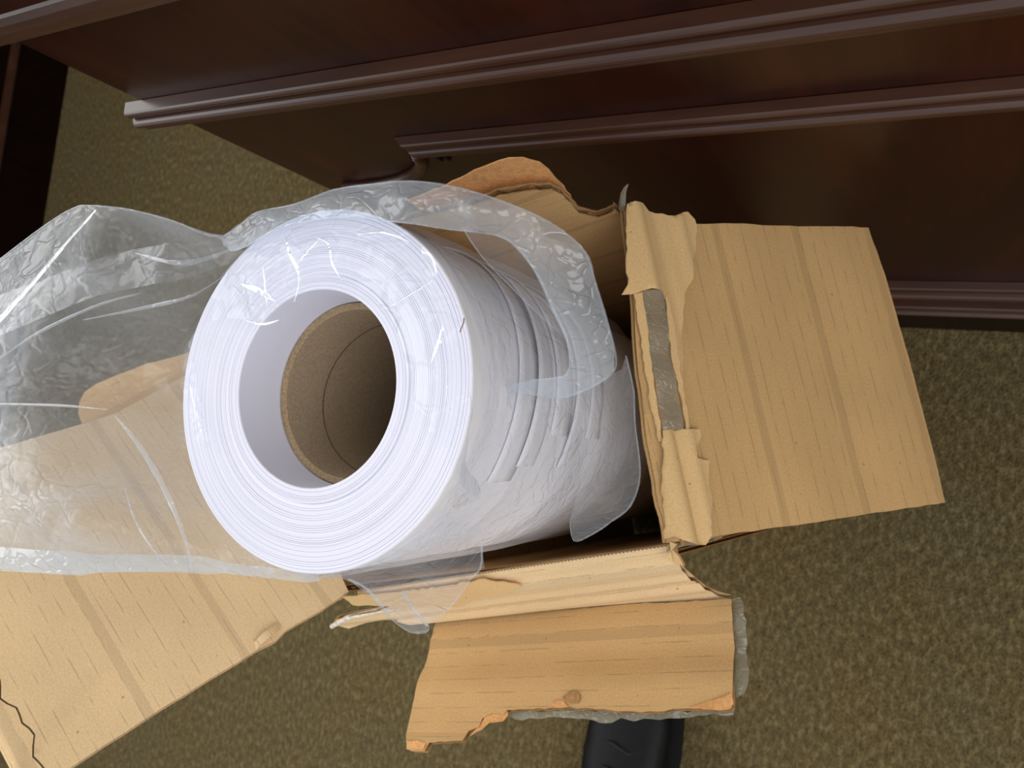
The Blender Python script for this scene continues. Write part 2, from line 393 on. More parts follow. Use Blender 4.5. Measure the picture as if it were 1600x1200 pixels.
for nm, z, h, d, x0, cut, bead in (('top_moulding', .7285, .020, .012, -.435, 0, 1), ('upper_moulding', .6285, .019, .012, -.4365, .0, 3),
                         ('middle_moulding', .549, .017, .010, -.299, 1.0, 3), ('lower_moulding', .189, .018, .012, -.4325, 0, 2), ('base_moulding', .116, .020, .014, -.4345, 0, 3)):
    dk(sweep_x(nm, mprof(z, h, d, bead), x0, 2.3, MOULD, desk, cut))
dk(box('plinth', (-.428, DY-.006, .0), (2.3, DY+.74, .0995), DARKWOOD, desk, .002))
# curved moulding that turns down and left from the end of the middle moulding
cpts = [(-0.3281,0.175,0.5)]
arc = [(-.2955, .538), (-.298, .531), (-.3035, .5225), (-.312, .513), (-.324, .504), (-.340, .4965), (-.358, .4915), (-.376, .489), (-.398, .4885)]
for dz, r in ((0, .0045), (.0075, .003)):
    dk(tube('curved_moulding', [(x-dz*.7, DY-.003, z-dz*.8) for x, z in arc], r, MOULD, desk, 10))
for x in (-.2915, -.2855):
    dk(box('slot_shadow', (x, DY-.0012, .519), (x+.0022, DY-.0004, .534), RUBBER, desk))  # thin black strips standing in for the slots' shadows

cab = tag(empty('cabinet', (-1.95, .1, 0)), 'very dark wooden cabinet past the left end of the desk', 'cabinet')
cab.matrix_world = Matrix.Translation((-1.95, .1, 0))
def cb(o): o.matrix_parent_inverse = cab.matrix_world.inverted(); return o
cb(box('body', (-2.2, -.75, .0), (-1.735, .95, .74), DARKWOOD, cab))
cb(box('base_moulding', (-1.7349, -.75, .101), (-1.722, .95, .116), MOULD, cab, .003))
cb(box('plinth', (-1.7349, -.75, .0), (-1.727, .95, .1005), DARKWOOD, cab))
cb(box('cabinet_top', (-2.21, -.78, .7405), (-1.71, .98, .765), DARKWOOD, cab, .003))

# ------------------------------------------------------------------ shoe (mostly outside the frame)
def shoe():
    root = tag(empty('shoe', (-.288, -.385, 0)), 'black shoe on the carpet, cut off by the bottom edge of the photo', 'shoe')
    root.matrix_world = Matrix.Translation((-.288, -.385, 0))
    # sections along Y from toe to heel: y, half width, height, x shift
    sec = [(.135, .012, .026, .0), (.125, .030, .038, 0), (.105, .042, .046, 0), (.07, .048, .054, 0), (.03, .049, .066, 0), (-.02, .045, .082, 0), (-.07, .041, .092, 0), (-.12, .039, .096, 0), (-.152, .032, .092, 0), (-.162, .018, .08, 0)]
    v = []; f = []; n = 16
    for (y, hw, h, xs) in sec:
        for k in range(n):
            a = 2*math.pi*k/n; cx = math.copysign(abs(math.cos(a))**.7, math.cos(a)); cz = math.copysign(abs(math.sin(a))**.8, math.sin(a))
            v.append((xs+hw*cx, y, .016+(h-.016)*(.5+.5*cz)))
    for i in range(len(sec)-1):
        for k in range(n): f.append((i*n+k, i*n+(k+1) % n, (i+1)*n+(k+1) % n, (i+1)*n+k))
    f += [tuple(range(n)), tuple(range((len(sec)-1)*n, len(sec)*n))[::-1]]
    pymesh('upper', v, f, BLACK, root, True)
    out = [(hw+.004, y) for (y, hw, h, xs) in sec]+[(-hw-.004, y) for (y, hw, h, xs) in reversed(sec)]
    m = len(out); v = [(x, y, z) for z in (0, .0155) for x, y in out]
    f = [tuple(range(m)), tuple(range(m, 2*m))[::-1]]+[(i, m+i, m+(i+1) % m, (i+1) % m) for i in range(m)]
    pymesh('sole', v, f, RUBBER, root)
    for i, y in enumerate((.045, .02, -.005, -.03)):
        zt = .066+(.03-y)*.30
        tube('lace', [(-.022, y, zt-.006), (-.01, y+.003, zt+.001), (.01, y-.003, zt+.001), (.022, y, zt-.006)], .0022, LACE, root, 6)
        for s in (-1, 1):
            tube('eyelet', [(s*.024+.0035*math.cos(q), y+.0035*math.sin(q), zt-.0055) for q in [k*math.pi/5 for k in range(10)]], .0013, METAL, root, 6, True)
shoe()

# ------------------------------------------------------------------ cardboard box
bx = tag(empty('cardboard_box', tuple(.5*(FR['wallR'][0]+FR['wallL'][0]).xy)+(0,)), 'tall brown cardboard box torn open at the top, holding the paper roll', 'box')
bx.matrix_world = Matrix.Translation(bx.location)
TH = .004
def kid(o): o.matrix_parent_inverse = bx.matrix_world.inverted(); return o
def wall(name, key, top, **kw):
    # top: list of (u,z) rim points from u=0 to u=max; wall inner face is the frame plane
    poly = [(top[0][0], .002)]+jag(top, .005, .0007, len(name), False)+[(top[-1][0], .002)]
    o = FR[key]; n = o[3]; ctr = Vector((-.24, .0, .3)); s = 1 if (ctr-o[0]).dot(n) > 0 else -1
    fn = lambda x, y, d: o[0]+o[1]*x+o[2]*y+n*(s*d)
    return kid(corrugated(name, poly, fn, CARDR, bx, TH, along='v', sx=.012, sy=.012, **kw))
wall('wall', 'wallR', [(0, .540), (.05, .540), (.11, .537), (.172, .528)])
up = [(-0.0037,0.5431),(0.0013,0.5396),(0.0062,0.5381),(0.0109,0.5384),(0.0127,0.5426),(0.016,0.5516),(0.0139,0.5653),(0.0128,0.5771),(0.0142,0.5869),(0.0184,0.5893),(0.0203,0.5922),(0.026,0.5951),(0.0358,0.5994),(0.0468,0.599),(0.0626,0.6032),(0.0821,0.608)]
up = [p for p in up if p[0] < .215]+[(.222, .575)]
o_ = wall('wall', 'wallU', [(0, up[0][1])]+up[1:])
o2 = [(0.0167,0.5501),(0.0132,0.5727),(0.0126,0.59),(0.0133,0.5978),(0.0178,0.6057),(0.0232,0.6093),(0.0329,0.6102),(0.0414,0.6105),(0.0593,0.6079),(0.0821,0.608)]
def back_liner():
    oo = FR['wallU']; s = -1 if (Vector((-.24, 0, .3))-oo[0]).dot(oo[3]) > 0 else 1
    fn = lambda x, y, d: oo[0]+oo[1]*x+oo[2]*y+oo[3]*(s*(.0045+d+.006*max(0, y-.56)/.05))
    p = [q for q in o2 if q[0] < .22]
    poly = jag([(p[0][0], .50)]+p+[(p[-1][0], .50)], .004, .0005, 8)
    return kid(sheet('torn_liner', poly, fn, .0008, ORANGE, bx, .006, .006, .0008))
back_liner()
wall('wall', 'wallL', [(0, .545), (.06, .54), (.172, .535)])
wall('wall', 'wallD', [(0, .528), (.05, .531), (.15, .532), (.222, .530)])

# right flap: board rolls over at the rim
def hR(x, y):
    r = 0.0
    if y < .012: r = -.6*(0.012-y)**2/.012*1.0
    return r+.0008*math.sin(y*95)*(1 if y > .03 else 0)
fnR = frame_fn('flapR', hR)
pR = [(0.0004,0.0008),(0.0485,0.0016),(0.0893,0.0045),(0.1349,0.0101),(0.1675,0.0139),(0.1569,0.0538),(0.153,0.1089),(0.1486,0.1709),(0.1193,0.174),(0.0589,0.1745),(0.0136,0.1734),(-0.0109,0.172),(-0.0087,0.1365),(-0.0049,0.0778),(-0.0009,0.0219)]
kid(corrugated('right_flap', jag(pR, .006, .0003, 2), fnR, CARD, bx, TH, sx=.005, sy=.004, warp=.0006))
def overlay(name, key, pix, d0, th, mat, hf=None, seed=1, amp=.0006, par=None, step=.003):
    oo, uu, vv, ww = FR[key]
    base = {'flapR': hR}.get(key, lambda x, y: 0)
    fn = lambda x, y, d: oo+uu*x+vv*y+ww*(d0+d+base(x, y)+(hf(x, y) if hf else 0))
    return kid(sheet(name, jag(pix, step, amp, seed), fn, th, mat, bx, .0025, .0025, th))
def ridge(cs, wd, h):
    # rounded ridges running along u; centre lines v = c0 + c1*u
    return lambda x, y: sum(hh*math.exp(-((y-(c0+c1*x))/wd)**2) for (c0, c1), hh in zip(cs, h))
q1 = [(0.1675,0.0139),(0.1678,0.0236),(0.1638,0.0264),(0.1629,0.0308),(0.1604,0.0409),(0.1628,0.0502),(0.1583,0.0534),(0.1512,0.0527),(0.1324,0.0457),(0.1257,0.0421),(0.1186,0.0364),(0.1061,0.0324),(0.0867,0.0273),(0.0757,0.023),(0.0871,0.0237),(0.1068,0.0257),(0.117,0.0242),(0.1214,0.0235),(0.1223,0.0126),(0.1213,0.0087),(0.1225,0.0031),(0.1268,0.0064),(0.1418,0.0085)]
k1 = [(0.1412,0.0172),(0.1404,0.0301),(0.1395,0.0433),(0.0762,0.0067),(0.0751,0.0155),(0.0742,0.0226)]
def hq1(x, y):
    return .0012+.0042*math.exp(-((y-(k1[0][1]+.001))/.0045)**2)+.0025*math.exp(-((y-k1[2][1])/.0028)**2)-.0015*math.exp(-((y-k1[1][1])/.002)**2)
overlay('torn_liner', 'flapR', q1, .0006, .0007, TORN, hq1, 3)
q2 = [(0.0528,0.0063),(0.0517,0.0139),(0.0503,0.0275),(0.0471,0.0274),(0.0422,0.0224),(0.037,0.0211),(0.0345,0.0289),(0.0228,0.0254),(0.0151,0.0252),(0.0075,0.0213),(-0.0001,0.0193),(-0.0037,0.0161),(-0.0011,0.0086),(0.0031,0.0025),(0.0025,-0.0004),(0.0178,0.001),(0.0343,0.003)]
def hq2(x, y):
    m = .5*([(0.025,0.0128)][0][1]); c = [(0.0248,0.0135)][0][1]
    return .001+.003*math.exp(-((y-c*.45)/.006)**2)-.0016*math.exp(-((y-c)/.0016)**2)+.0022*math.exp(-((y-c*1.5)/.003)**2)
overlay('torn_liner', 'flapR', q2, .0006, .0007, TORN, hq2, 4)
q3 = [(0.1223,0.0126),(0.1221,0.0236),(0.1169,0.0246),(0.1005,0.0219),(0.0875,0.0205),(0.0745,0.0198),(0.0617,0.0194),(0.0518,0.0176),(0.0524,0.0069),(0.0664,0.0082),(0.0855,0.009),(0.1082,0.0113)]
overlay('tape', 'flapR', q3, .0010, .0004, TAPE, lambda x, y: .0015+.0008*math.sin(x*260), 5, .0002)
for s_, sg in (((986, 470), 1), ((1036, 470), 2)): pass
q4 = [(0.1211,0.0079),(0.1217,0.0124),(0.1082,0.0113),(0.0888,0.0091),(0.0665,0.0075),(0.0477,0.0064),(0.0479,0.005),(0.0637,0.0047),(0.0859,0.0059),(0.1053,0.007)]
overlay('torn_liner', 'flapR', q4, .002, .0007, TORN, None, 6, .0005)
q5 = [(0.1196,0.0252),(0.1068,0.0257),(0.0871,0.0237),(0.0709,0.0225),(0.0512,0.0211),(0.0515,0.019),(0.068,0.0203),(0.0843,0.02),(0.1038,0.022)]
overlay('torn_liner', 'flapR', q5, .0028, .0007, TORN, None, 7, .0005)
# left flap
pcut = [(0.0002,-0.0005),(-0.0001,0.0198),(0.0013,0.0412),(-0.0006,0.0492),(0.0008,0.0602),(0.0012,0.0788),(0.0023,0.1162),(0.002,0.1562),(0.0023,0.17)]
ptop = [(0.1746,0.0531),(0.1824,0.0058),(0.183,-0.0288)]
ptop0 = [(0.1808,0.1151)]
L_END = .176
crack = [(u_, L_END-.012+.0016*math.sin(u_*160)+.0012*math.sin(u_*410+1)) for u_ in [i*.004 for i in range(-1, 50)]]
crack = [(u_, v_+.0) for u_, v_ in crack]
def hL(x, y):
    # soft crease that runs in from the cracked end plus a bow of the whole flap
    s = (x-.022)-.42*(.16-y)
    return .0022/(1+math.exp(-s/.0012))*(1/(1+math.exp(-(y-.105)/.012)))+.003*math.sin(x*16)
fnL = frame_fn('flapL', hL)
main = [(p[0], min(p[1], crack[0][1]-.001)) for p in pcut if p[1] < crack[0][1]]+crack[1:46]+ptop0[:0]
utop = lambda v_: ptop[0][0]+(ptop0[0][0]-ptop[0][0])*(v_-ptop[0][1])/(ptop0[0][1]-ptop[0][1])
crk = [c for c in crack if .0 < c[0] < utop(.163)-.001]
main = [p for p in pcut if p[1] < crk[0][1]-.0015]+crk+[(utop(.163), crk[-1][1])]+ptop0+ptop
kid(corrugated('left_flap', jag(main, .007, .0002, 9), fnL, CARD_LIT, bx, TH, sx=.004, sy=.004, warp=.0009))
endp = [(c[0], c[1]+.0008) for c in crk]+[(utop(.178), .164), (utop(.178), L_END), (crk[0][0]+.006, L_END), (-.003, L_END-.002)]
kid(corrugated('flap_end', endp, fnL, CARD_LIT, bx, TH, sx=.005, sy=.004))
# strip joining the left wall to the flap
def joiner():
    oo, uu, vv, ww = FR['flapL']; wl = FR['wallL']
    v = []; f = []; N = 10
    for i in range(N+1):
        t = i/N
        a = wl[0]+wl[1]*(.172*(1-t))+wl[2]*.538; b = oo+uu*(.182*t)+vv*.004-ww*.004
        for k in range(5):
            s = k/4; v.append(a.lerp(b, s)+Vector((0, 0, -.004*math.sin(math.pi*s))))
    for i in range(N):
        for k in range(4): f.append((i*5+k, i*5+k+1, i*5+k+6, i*5+k+5))
    o = pymesh('flap_hinge', v, f, CARD_LIT, bx, True)
    m = o.modifiers.new('s', 'SOLIDIFY'); m.thickness = .0035; m.offset = 0
    return o
kid(joiner())
# curled scrap on the cut edge
cpn = [(0.0005,0.0604),(0.0031,0.0437)]
overlay('curled_scrap', 'flapL', [(cpn[0][0], cpn[0][1]), (cpn[0][0]+.004, cpn[0][1]-.001), (cpn[1][0]+.004, cpn[1][1]), (cpn[1][0], cpn[1][1])], .002, .0006, CARD_LIT, lambda x, y: .003*math.sin((y-cpn[1][1])/(cpn[0][1]-cpn[1][1])*3.1), 2, .0003)
# board corner showing behind the left flap
pc = [(-0.0008,0.0022),(0.0027,-0.0047),(0.0086,-0.0098),(0.0179,-0.0109),(0.0324,-0.0096),(0.0561,-0.0062),(0.0809,0.0004),(0.1334,0.0123),(0.1116,0.0625),(0.0647,0.0464),(0.0076,0.0299),(-0.0011,0.0138)]
kid(corrugated('rear_flap', jag(pc, .006, .0002, 5), frame_fn('corner'), CARD, bx, TH, sx=.006, sy=.006))
# lower outward fold
def hS(x, y): return .004*math.sin(min(1, max(0, y/.034))*3.14)+.0007*math.sin(y*520)
ps = [(0.1997,0.0),(0.202,0.0048),(0.2006,0.012),(0.2005,0.0208),(0.201,0.0311),(0.2035,0.0397),(0.2073,0.0476),(0.2132,0.0506),(0.1659,0.0459),(0.1099,0.0427),(0.0363,0.0408),(0.0178,0.0396),(0.0036,0.0318),(-0.0134,0.034),(-0.0286,0.0366),(-0.0346,0.034),(-0.034,0.0271),(-0.0259,0.0217),(-0.0082,0.0177),(0.01,0.0162),(0.0225,0.0137),(0.0201,0.0091),(0.0062,0.0048),(0.0008,0.0009)]
ps = [(p[0], max(p[1], -.002)) for p in ps]
ps = ps[:-1]+[(.006, -.004), (.10, -.004), (.195, -.004)]
def fold_fn(x, y, d):
    # flat fold outside the rim; over the rim it turns down into the box
    oo, uu, vv, ww = FR['strip']; yy = max(y, 0)
    bb = Vector((-.2924, .9563, 0))
    t = max(0, min(1, (.0012-y)/.003)); t = t*t*(3-2*t)
    return oo+uu*x+vv*yy+ww*(hS(x, yy)+d*(1-t))+bb*(d*t)+Vector((0, 0, -1))*(3.0*max(0, .0006-y))
kid(corrugated('lower_fold', jag(ps, .003, .0001, 11), fold_fn, CARD_LIT, bx, TH*.8, sx=.002, sy=.0006, under=[(p[0], max(p[1], .003)) for p in ps]))
for pix, d0 in (([(-0.0007,-0.0022),(0.0356,0.0007),(0.0707,0.0018),(0.0968,0.0001),(0.1144,0.0102),(0.1055,0.0132),(0.0806,0.0169),(0.0693,0.0212),(0.0544,0.0202),(0.035,0.0149),(0.0146,0.01),(0.0001,0.0063)], .0042),):
    overlay('torn_liner', 'strip', pix, d0, .0008, TORN, None, 12, .0008)
tw = [(-0.0345,0.0278),(-0.0161,0.0206),(0.0086,0.0181),(0.0266,0.0167)]
kid(tube('white_torn_edge', [FR['strip'][0]+FR['strip'][1]*p[0]+FR['strip'][2]*p[1]+FR['strip'][3]*.003 for p in tw], .0016, mat_plain('white_liner', (232, 224, 208), .8, .2), bx, 6))
def hD(x, y): return -.003*math.sin(min(1, max(0, y/.052))*3.14)+.0010*math.sin(y*210)
pd = [(0.0009,-0.0003),(0.0746,-0.0012),(0.132,-0.001),(0.1804,0.0003),(0.1793,0.0268),(0.1782,0.0519),(0.1729,0.0524),(0.1576,0.0517),(0.1336,0.0533),(0.1097,0.0516),(0.0917,0.0505),(0.0731,0.0513),(0.0575,0.0515),(0.0563,0.0541),(0.049,0.0531),(0.043,0.056),(0.0422,0.0605),(0.0364,0.0625),(0.0337,0.0676),(0.0122,0.0688),(0.0097,0.073),(-0.0027,0.0723),(-0.0049,0.062),(-0.0057,0.0517),(-0.006,0.0339),(-0.0021,0.0154)]
kid(corrugated('lower_flap', jag(pd, .0035, .0004, 13), frame_fn('flapD', hD), CARD, bx, TH, sx=.004, sy=.003, warp=.0006))
def ovD(name, pix, d0, th, mat, seed, amp=.0004, par=None):
    oo, uu, vv, ww = FR['flapD']; fn = lambda x, y, d: oo+uu*x+vv*y+ww*(d0+d+hD(x, y)+.0004*math.sin(x*300+y*500))
    return kid(sheet(name, jag(pix, .003, amp, seed), fn, th, mat, bx, .004, .004, th))
ovD('torn_patch', [(0.1785,0.0454),(0.1709,0.0479),(0.1648,0.0495),(0.1586,0.0515),(0.1653,0.0524),(0.1728,0.053),(0.177,0.0525),(0.1792,0.0497)], .0007, .0004, ORANGE, 1)
ovD('torn_patch', [(0.0575,0.0515),(0.0457,0.0527),(0.0409,0.0602),(0.0377,0.065),(0.044,0.0618),(0.0474,0.0579),(0.0564,0.0573),(0.0587,0.0541)], -.001, .0006, ORANGE, 2)
ovD('torn_patch', [(0.0849,0.0492),(0.0862,0.0476),(0.0914,0.0477),(0.0946,0.0506),(0.0881,0.0511)], .0007, .0003, ORANGE, 3)
ovD('bare_patch', [(0.0905,0.0461),(0.0947,0.043),(0.0994,0.0431),(0.1008,0.0462),(0.0995,0.0487),(0.0952,0.0487)], .0007, .0002, STAIN, 4)
ovD('torn_patch', [(-0.0027,0.0686),(0.0046,0.0679),(0.0105,0.0691),(0.0096,0.0724),(-0.001,0.0719)], .0007, .0004, ORANGE, 6)
tp = [(0.0566,0.0508),(0.0769,0.0517),(0.099,0.0512),(0.1336,0.0527),(0.1653,0.0518),(0.1783,0.0508),(0.1773,0.0536),(0.1683,0.053),(0.1576,0.0546),(0.1466,0.0551),(0.1418,0.056),(0.1337,0.0551),(0.1287,0.0565),(0.122,0.055),(0.117,0.0574),(0.1101,0.0571),(0.1012,0.0552),(0.0884,0.0546),(0.0736,0.0551),(0.0621,0.0557),(0.0579,0.0541)]
ovD('tape', tp, -.0040, .0004, TAPE, 7, .0007)
te = [(0.1795,-0.0007),(0.1837,-0.0021),(0.1856,0.0037),(0.1853,0.0164),(0.184,0.024),(0.1859,0.0331),(0.1853,0.0389),(0.183,0.0446),(0.1796,0.0463),(0.1779,0.0387)]
ovD('tape', te, -.0034, .0004, TAPE, 8, .0007)
# clear tape bits at the right corner and the wisp on top
kid(sheet('tape', jag([(-0.0034,-0.0009),(0.0002,0.0022),(0.001,0.0073),(-0.0033,0.0169),(-0.0025,0.0319),(-0.0041,0.0211),(-0.0029,0.0117)], .003, .0003, 3), frame_fn('flapR'), .0004, TAPE, bx, .003, .003, -.005))
wp = [(-0.1538,0.1157,0.545),(-0.1515,0.1183,0.551),(-0.1498,0.1202,0.555),(-0.1474,0.1213,0.559),(-0.1454,0.1225,0.561)]
kid(tube('tape_wisp', wp, .0017, TAPE, bx, 6, taper=[1.2, 1, .8, .55, .2]))
wq = [(-0.1493,0.1156,0.545),(-0.1477,0.1175,0.549),(-0.1474,0.1156,0.551)]
kid(tube('tape_wisp', wq[:2], .0016, TAPE, bx, 6, taper=[1.2, .3]))
sc = [(-0.1082,-0.0442,0.55),(-0.1045,-0.0446,0.552),(-0.1072,-0.0477,0.548),(-0.1048,-0.0505,0.545),(-0.1033,-0.0554,0.54),(-0.1067,-0.0544,0.545),(-0.1097,-0.0524,0.548),(-0.107,-0.0487,0.55)]
m_ = [Vector(p) for p in sc]
kid(pymesh('torn_scrap', [p for p in m_]+[p-Vector((0, 0, .003)) for p in m_], [tuple(range(8)), tuple(range(15, 7, -1))]+[(i, 8+i, 8+(i+1) % 8, (i+1) % 8) for i in range(8)], TORN, bx))

# ------------------------------------------------------------------ paper roll
RN = Vector((.05918, -.00395, 1)).normalized(); RC = Vector((-.2279, .0048, .6674))
roll = tag(empty('paper_roll', RC-RN*.60), 'large white paper roll standing upright in the cardboard box, its grey core showing', 'paper roll')
roll.rotation_euler = Vector((0, 0, 1)).rotation_difference(RN).to_euler()
def lathe(name, prof, mat, parent, seg=128, wob=None, mats=None, smooth=True):
    v = []; f = []
    for (r, z) in prof:
        for k in range(seg):
            a = 2*math.pi*k/seg; rr = r+(wob(a, r, z) if wob else 0); v.append((rr*math.cos(a), rr*math.sin(a), z+.60))
    for i in range(len(prof)-1):
        for k in range(seg): f.append((i*seg+k, i*seg+(k+1) % seg, (i+1)*seg+(k+1) % seg, (i+1)*seg+k))
    return pymesh(name, v, f, mat, parent, smooth)
# end face: wound layers sit at slightly different heights, in real steps
rnd = random.Random(7); r = .0412; z = 0; prof = [(.0410, -.60), (.0410, -.0006)]
while r < .0742:
    st = rnd.choice([.0006, .0009, .0013, .002]) if r < .052 or r > .060 else rnd.choice([.0009, .0022])
    z = -.0003*rnd.random() - (.0007 if .047 < r < .052 else 0)
    prof += [(r, z-.0003), (r+.0001, z), (min(r+st-.0001, .0745), z)]; r += st
prof += [(.0745, -.0002)]
fc = lathe('end_face', prof[1:], FACE, roll, 160, None, smooth=False)
fc['label'] = 'ring-shaped end of the winding with fine concentric layers'
lathe('bore', [(.0410, -.0006), (.0409, -.02), (.0409, -.60)], FACE, roll, 128)
def wob(a, r, z):
    t = min(1, -z/.12)
    return t*.0007*noise.noise(Vector((math.cos(a)*1.5, math.sin(a)*1.5, (z+a*.012)*30)))+t*.0006*math.sin((z+.02*a)*150)
lathe('outer_sheet', [(.0745, -.0002), (.0749, -.0006)]+[(.075, -.0012-.004*i) for i in range(60)]+[(.075, -.30), (.075, -.60), (.0410, -.60)], PAPER, roll, 128, wob)
# edges of loosened outer turns spiralling down the side
for j, (ph, zz0, dz) in enumerate(((-.4, -.03, .05), (-.3, -.05, .06), (-.1, -.075, .06), (-.3, -.095, .07), (-.1, -.12, .07))):
    v = []; f = []; N = 48
    for i in range(N+1):
        t = i/N; a = ph+t*2.4; zt = zz0-dz*(t**1.4)
        bulge = .0008+.0013*math.sin(math.pi*t)
        for k, (dr, dzz) in enumerate(((bulge, 0), (bulge*.8, -.006), (bulge*.3, -.014), (-.0004, -.024))):
            v.append(((.0752+dr)*math.cos(a), (.0752+dr)*math.sin(a), .60+zt+dzz))
    for i in range(N):
        for k in range(3): f.append((i*4+k, i*4+k+1, i*4+k+5, i*4+k+4))
    o = pymesh('loose_turn', v, f, PAPER, roll, True); m = o.modifiers.new('s', 'SOLIDIFY'); m.thickness = .0003
core = lathe('core_tube', [(.0374, -.0262), (.0374, -.60), (.0403, -.60), (.0403, -.0253)], TUBE, roll, 128)
core['label'] = 'grey-brown cardboard core tube'
v_ = random.Random(3)
lathe('core_rim', [(.0403, -.0253), (.0396, -.0250), (.0390, -.0252), (.0384, -.0251), (.0374, -.0262)], TUBEEDGE, roll, 128, lambda a, r, z: .00018*noise.noise(Vector((a*30, r*900, 0))))
tube('core_seam', [(.03725*math.cos(a), .03725*math.sin(a), .60-.0555-.005*math.cos(a-.8)) for a in [k*2*math.pi/96 for k in range(96)]], .00028, SEAM, roll, 6, True)

# ------------------------------------------------------------------ plastic bag
bag = tag(empty('plastic_bag', (-.32, 0, .60)), 'crumpled clear plastic bag pulled back around the paper roll', 'plastic bag')
bag.matrix_world = Matrix.Translation((-.32, 0, .60))
def bg(o): o.matrix_parent_inverse = bag.matrix_world.inverted(); return o
outL = [(-0.4788,-0.1073,0.7),(-0.5025,-0.0559,0.704),(-0.5152,-0.0219,0.704),(-0.5012,0.0097,0.702),(-0.4481,0.0326,0.701),(-0.4179,0.0498,0.7),(-0.3786,0.0657,0.702),(-0.3553,0.073,0.703),(-0.343,0.0738,0.703),(-0.319,0.0722,0.7),(-0.2942,0.068,0.695),(-0.2816,0.0639,0.688),(-0.2769,0.065,0.682),(-0.2753,0.0718,0.676),(-0.2631,0.0783,0.672),(-0.2631,0.075,0.664),(-0.2863,0.0665,0.66),(-0.3065,0.0519,0.657),(-0.3197,0.0313,0.655),(-0.3245,0.0105,0.655),(-0.3212,-0.0065,0.655),(-0.3143,-0.0244,0.655),(-0.3035,-0.0413,0.655),(-0.2864,-0.0565,0.656),(-0.266,-0.0672,0.657),(-0.2415,-0.0737,0.66),(-0.2557,-0.0779,0.664),(-0.2831,-0.0811,0.668),(-0.3071,-0.0849,0.682),(-0.3372,-0.0911,0.692),(-0.381,-0.0982,0.696),(-0.4086,-0.1029,0.699),(-0.443,-0.1088,0.7)]
def inn(dz): return [tuple((p[0], p[1], p[2]+dz)) for p in [(-0.3656,0.0202,0.705),(-0.3289,0.0447,0.704),(-0.3083,-0.0047,0.706),(-0.3475,-0.0366,0.706),(-0.304,-0.0524,0.701),(-0.2998,0.0246,0.696),(-0.2902,-0.0154,0.693),(-0.2931,-0.0566,0.684),(-0.3463,-0.0734,0.701),(-0.4241,-0.0143,0.705),(-0.4106,-0.063,0.704),(-0.4023,0.0251,0.704),(-0.3672,0.0506,0.703)]]
bg(film('front_film', outL, inn(.002), FILM, bag, .0024, .0022, .75, 3.0, (.6, 1.5), .5))
outB = [(p[0], p[1], p[2]-.001) for p in outL]
bg(film('back_film', outB, inn(-.008), FILM_FAR, bag, .0032, .0016, .6, 9.0, (.6, 1.3), .3))
# long bright fold from the mouth corner, and the rolled lower hem
def ribbon(name, pts, wd, mat, lift=.001, nrm=Vector((.3, -.3, 1))):
    v = []; f = []; P = [Vector(p) for p in pts]; n = len(P)
    for i, p in enumerate(P):
        t = (P[min(i+1, n-1)]-P[max(i-1, 0)]).normalized(); s = t.cross(nrm).normalized()
        ww = wd[i] if isinstance(wd, (list, tuple)) else wd
        for k in (-1, 0, 1): v.append(p+s*ww*k*.5+nrm.normalized()*(lift if k == 0 else 0))
    for i in range(n-1):
        for k in range(2): f.append((i*3+k, i*3+k+1, i*3+k+4, i*3+k+3))
    return bg(pymesh(name, v, f, mat, bag, True))
def smooth_pts(pts, k=5):
    P = [Vector(p) for p in pts]; out = []
    for i in range(len(P)-1):
        pm = P[max(i-1, 0)]; a = P[i]; b = P[i+1]; pn = P[min(i+2, len(P)-1)]
        for j in range(k):
            t = j/k; out.append(.5*((2*a)+(-pm+b)*t+(2*pm-5*a+4*b-pn)*t*t+(-pm+3*a-3*b+pn)*t**3))
    return out+[P[-1]]
rb = smooth_pts([(-0.4008,0.0099,0.711),(-0.3863,0.0188,0.711),(-0.3618,0.0394,0.71),(-0.3488,0.056,0.707),(-0.329,0.0697,0.708)], 4)
ribbon('mouth_fold', rb, [.0046]*6+[.0034]*6+[.0022]*4+[.0006], SHINE, .0003, Vector((-.10, .12, 1)))
rb = smooth_pts([(-0.3929,-0.0943,0.702),(-0.3732,-0.0905,0.701),(-0.3286,-0.0843,0.698),(-0.2966,-0.0787,0.69),(-0.2715,-0.0753,0.678),(-0.2453,-0.0741,0.667),(-0.2145,-0.0709,0.662)], 4)
ribbon('bottom_hem', rb, [.011]*10+[.008]*8+[.005]*6+[.002], FILM_BAND, .001)
for pts, wd in ((([(-0.2857,-0.0163,0.713),(-0.2726,-0.0273,0.709),(-0.2666,-0.0415,0.701),(-0.2553,-0.0573,0.698),(-0.264,-0.074,0.684)]), .0028),
                (([(-0.2904,-0.0143,0.713),(-0.3178,-0.0156,0.715),(-0.3462,-0.0178,0.715),(-0.3814,-0.0205,0.713)]), .0012),
                (([(-0.3206,0.021,0.711),(-0.2908,0.0291,0.703),(-0.2678,0.0352,0.7),(-0.2724,0.0477,0.682)]), .0016),
                (([(-0.3727,0.0005,0.715),(-0.349,0.0138,0.713),(-0.3131,0.0273,0.711),(-0.2935,0.0345,0.705)]), .0014),
                (([(-0.3019,0.0515,0.705),(-0.2717,0.0467,0.708),(-0.2686,0.0511,0.696),(-0.2679,0.0602,0.682)]), .0022),
                (([(-0.2817,-0.0437,0.707),(-0.2813,-0.0566,0.701),(-0.2652,-0.0663,0.702),(-0.2687,-0.0734,0.692)]), .001)):
    P_ = smooth_pts(pts, 5); ribbon('crease', P_, [wd*(.1+.9*math.sin(math.pi*(i+.5)/len(P_)))*(1+.5*noise.noise(Vector((i*.6, wd*900, 0)))) for i in range(len(P_))], CREASE, .0006)
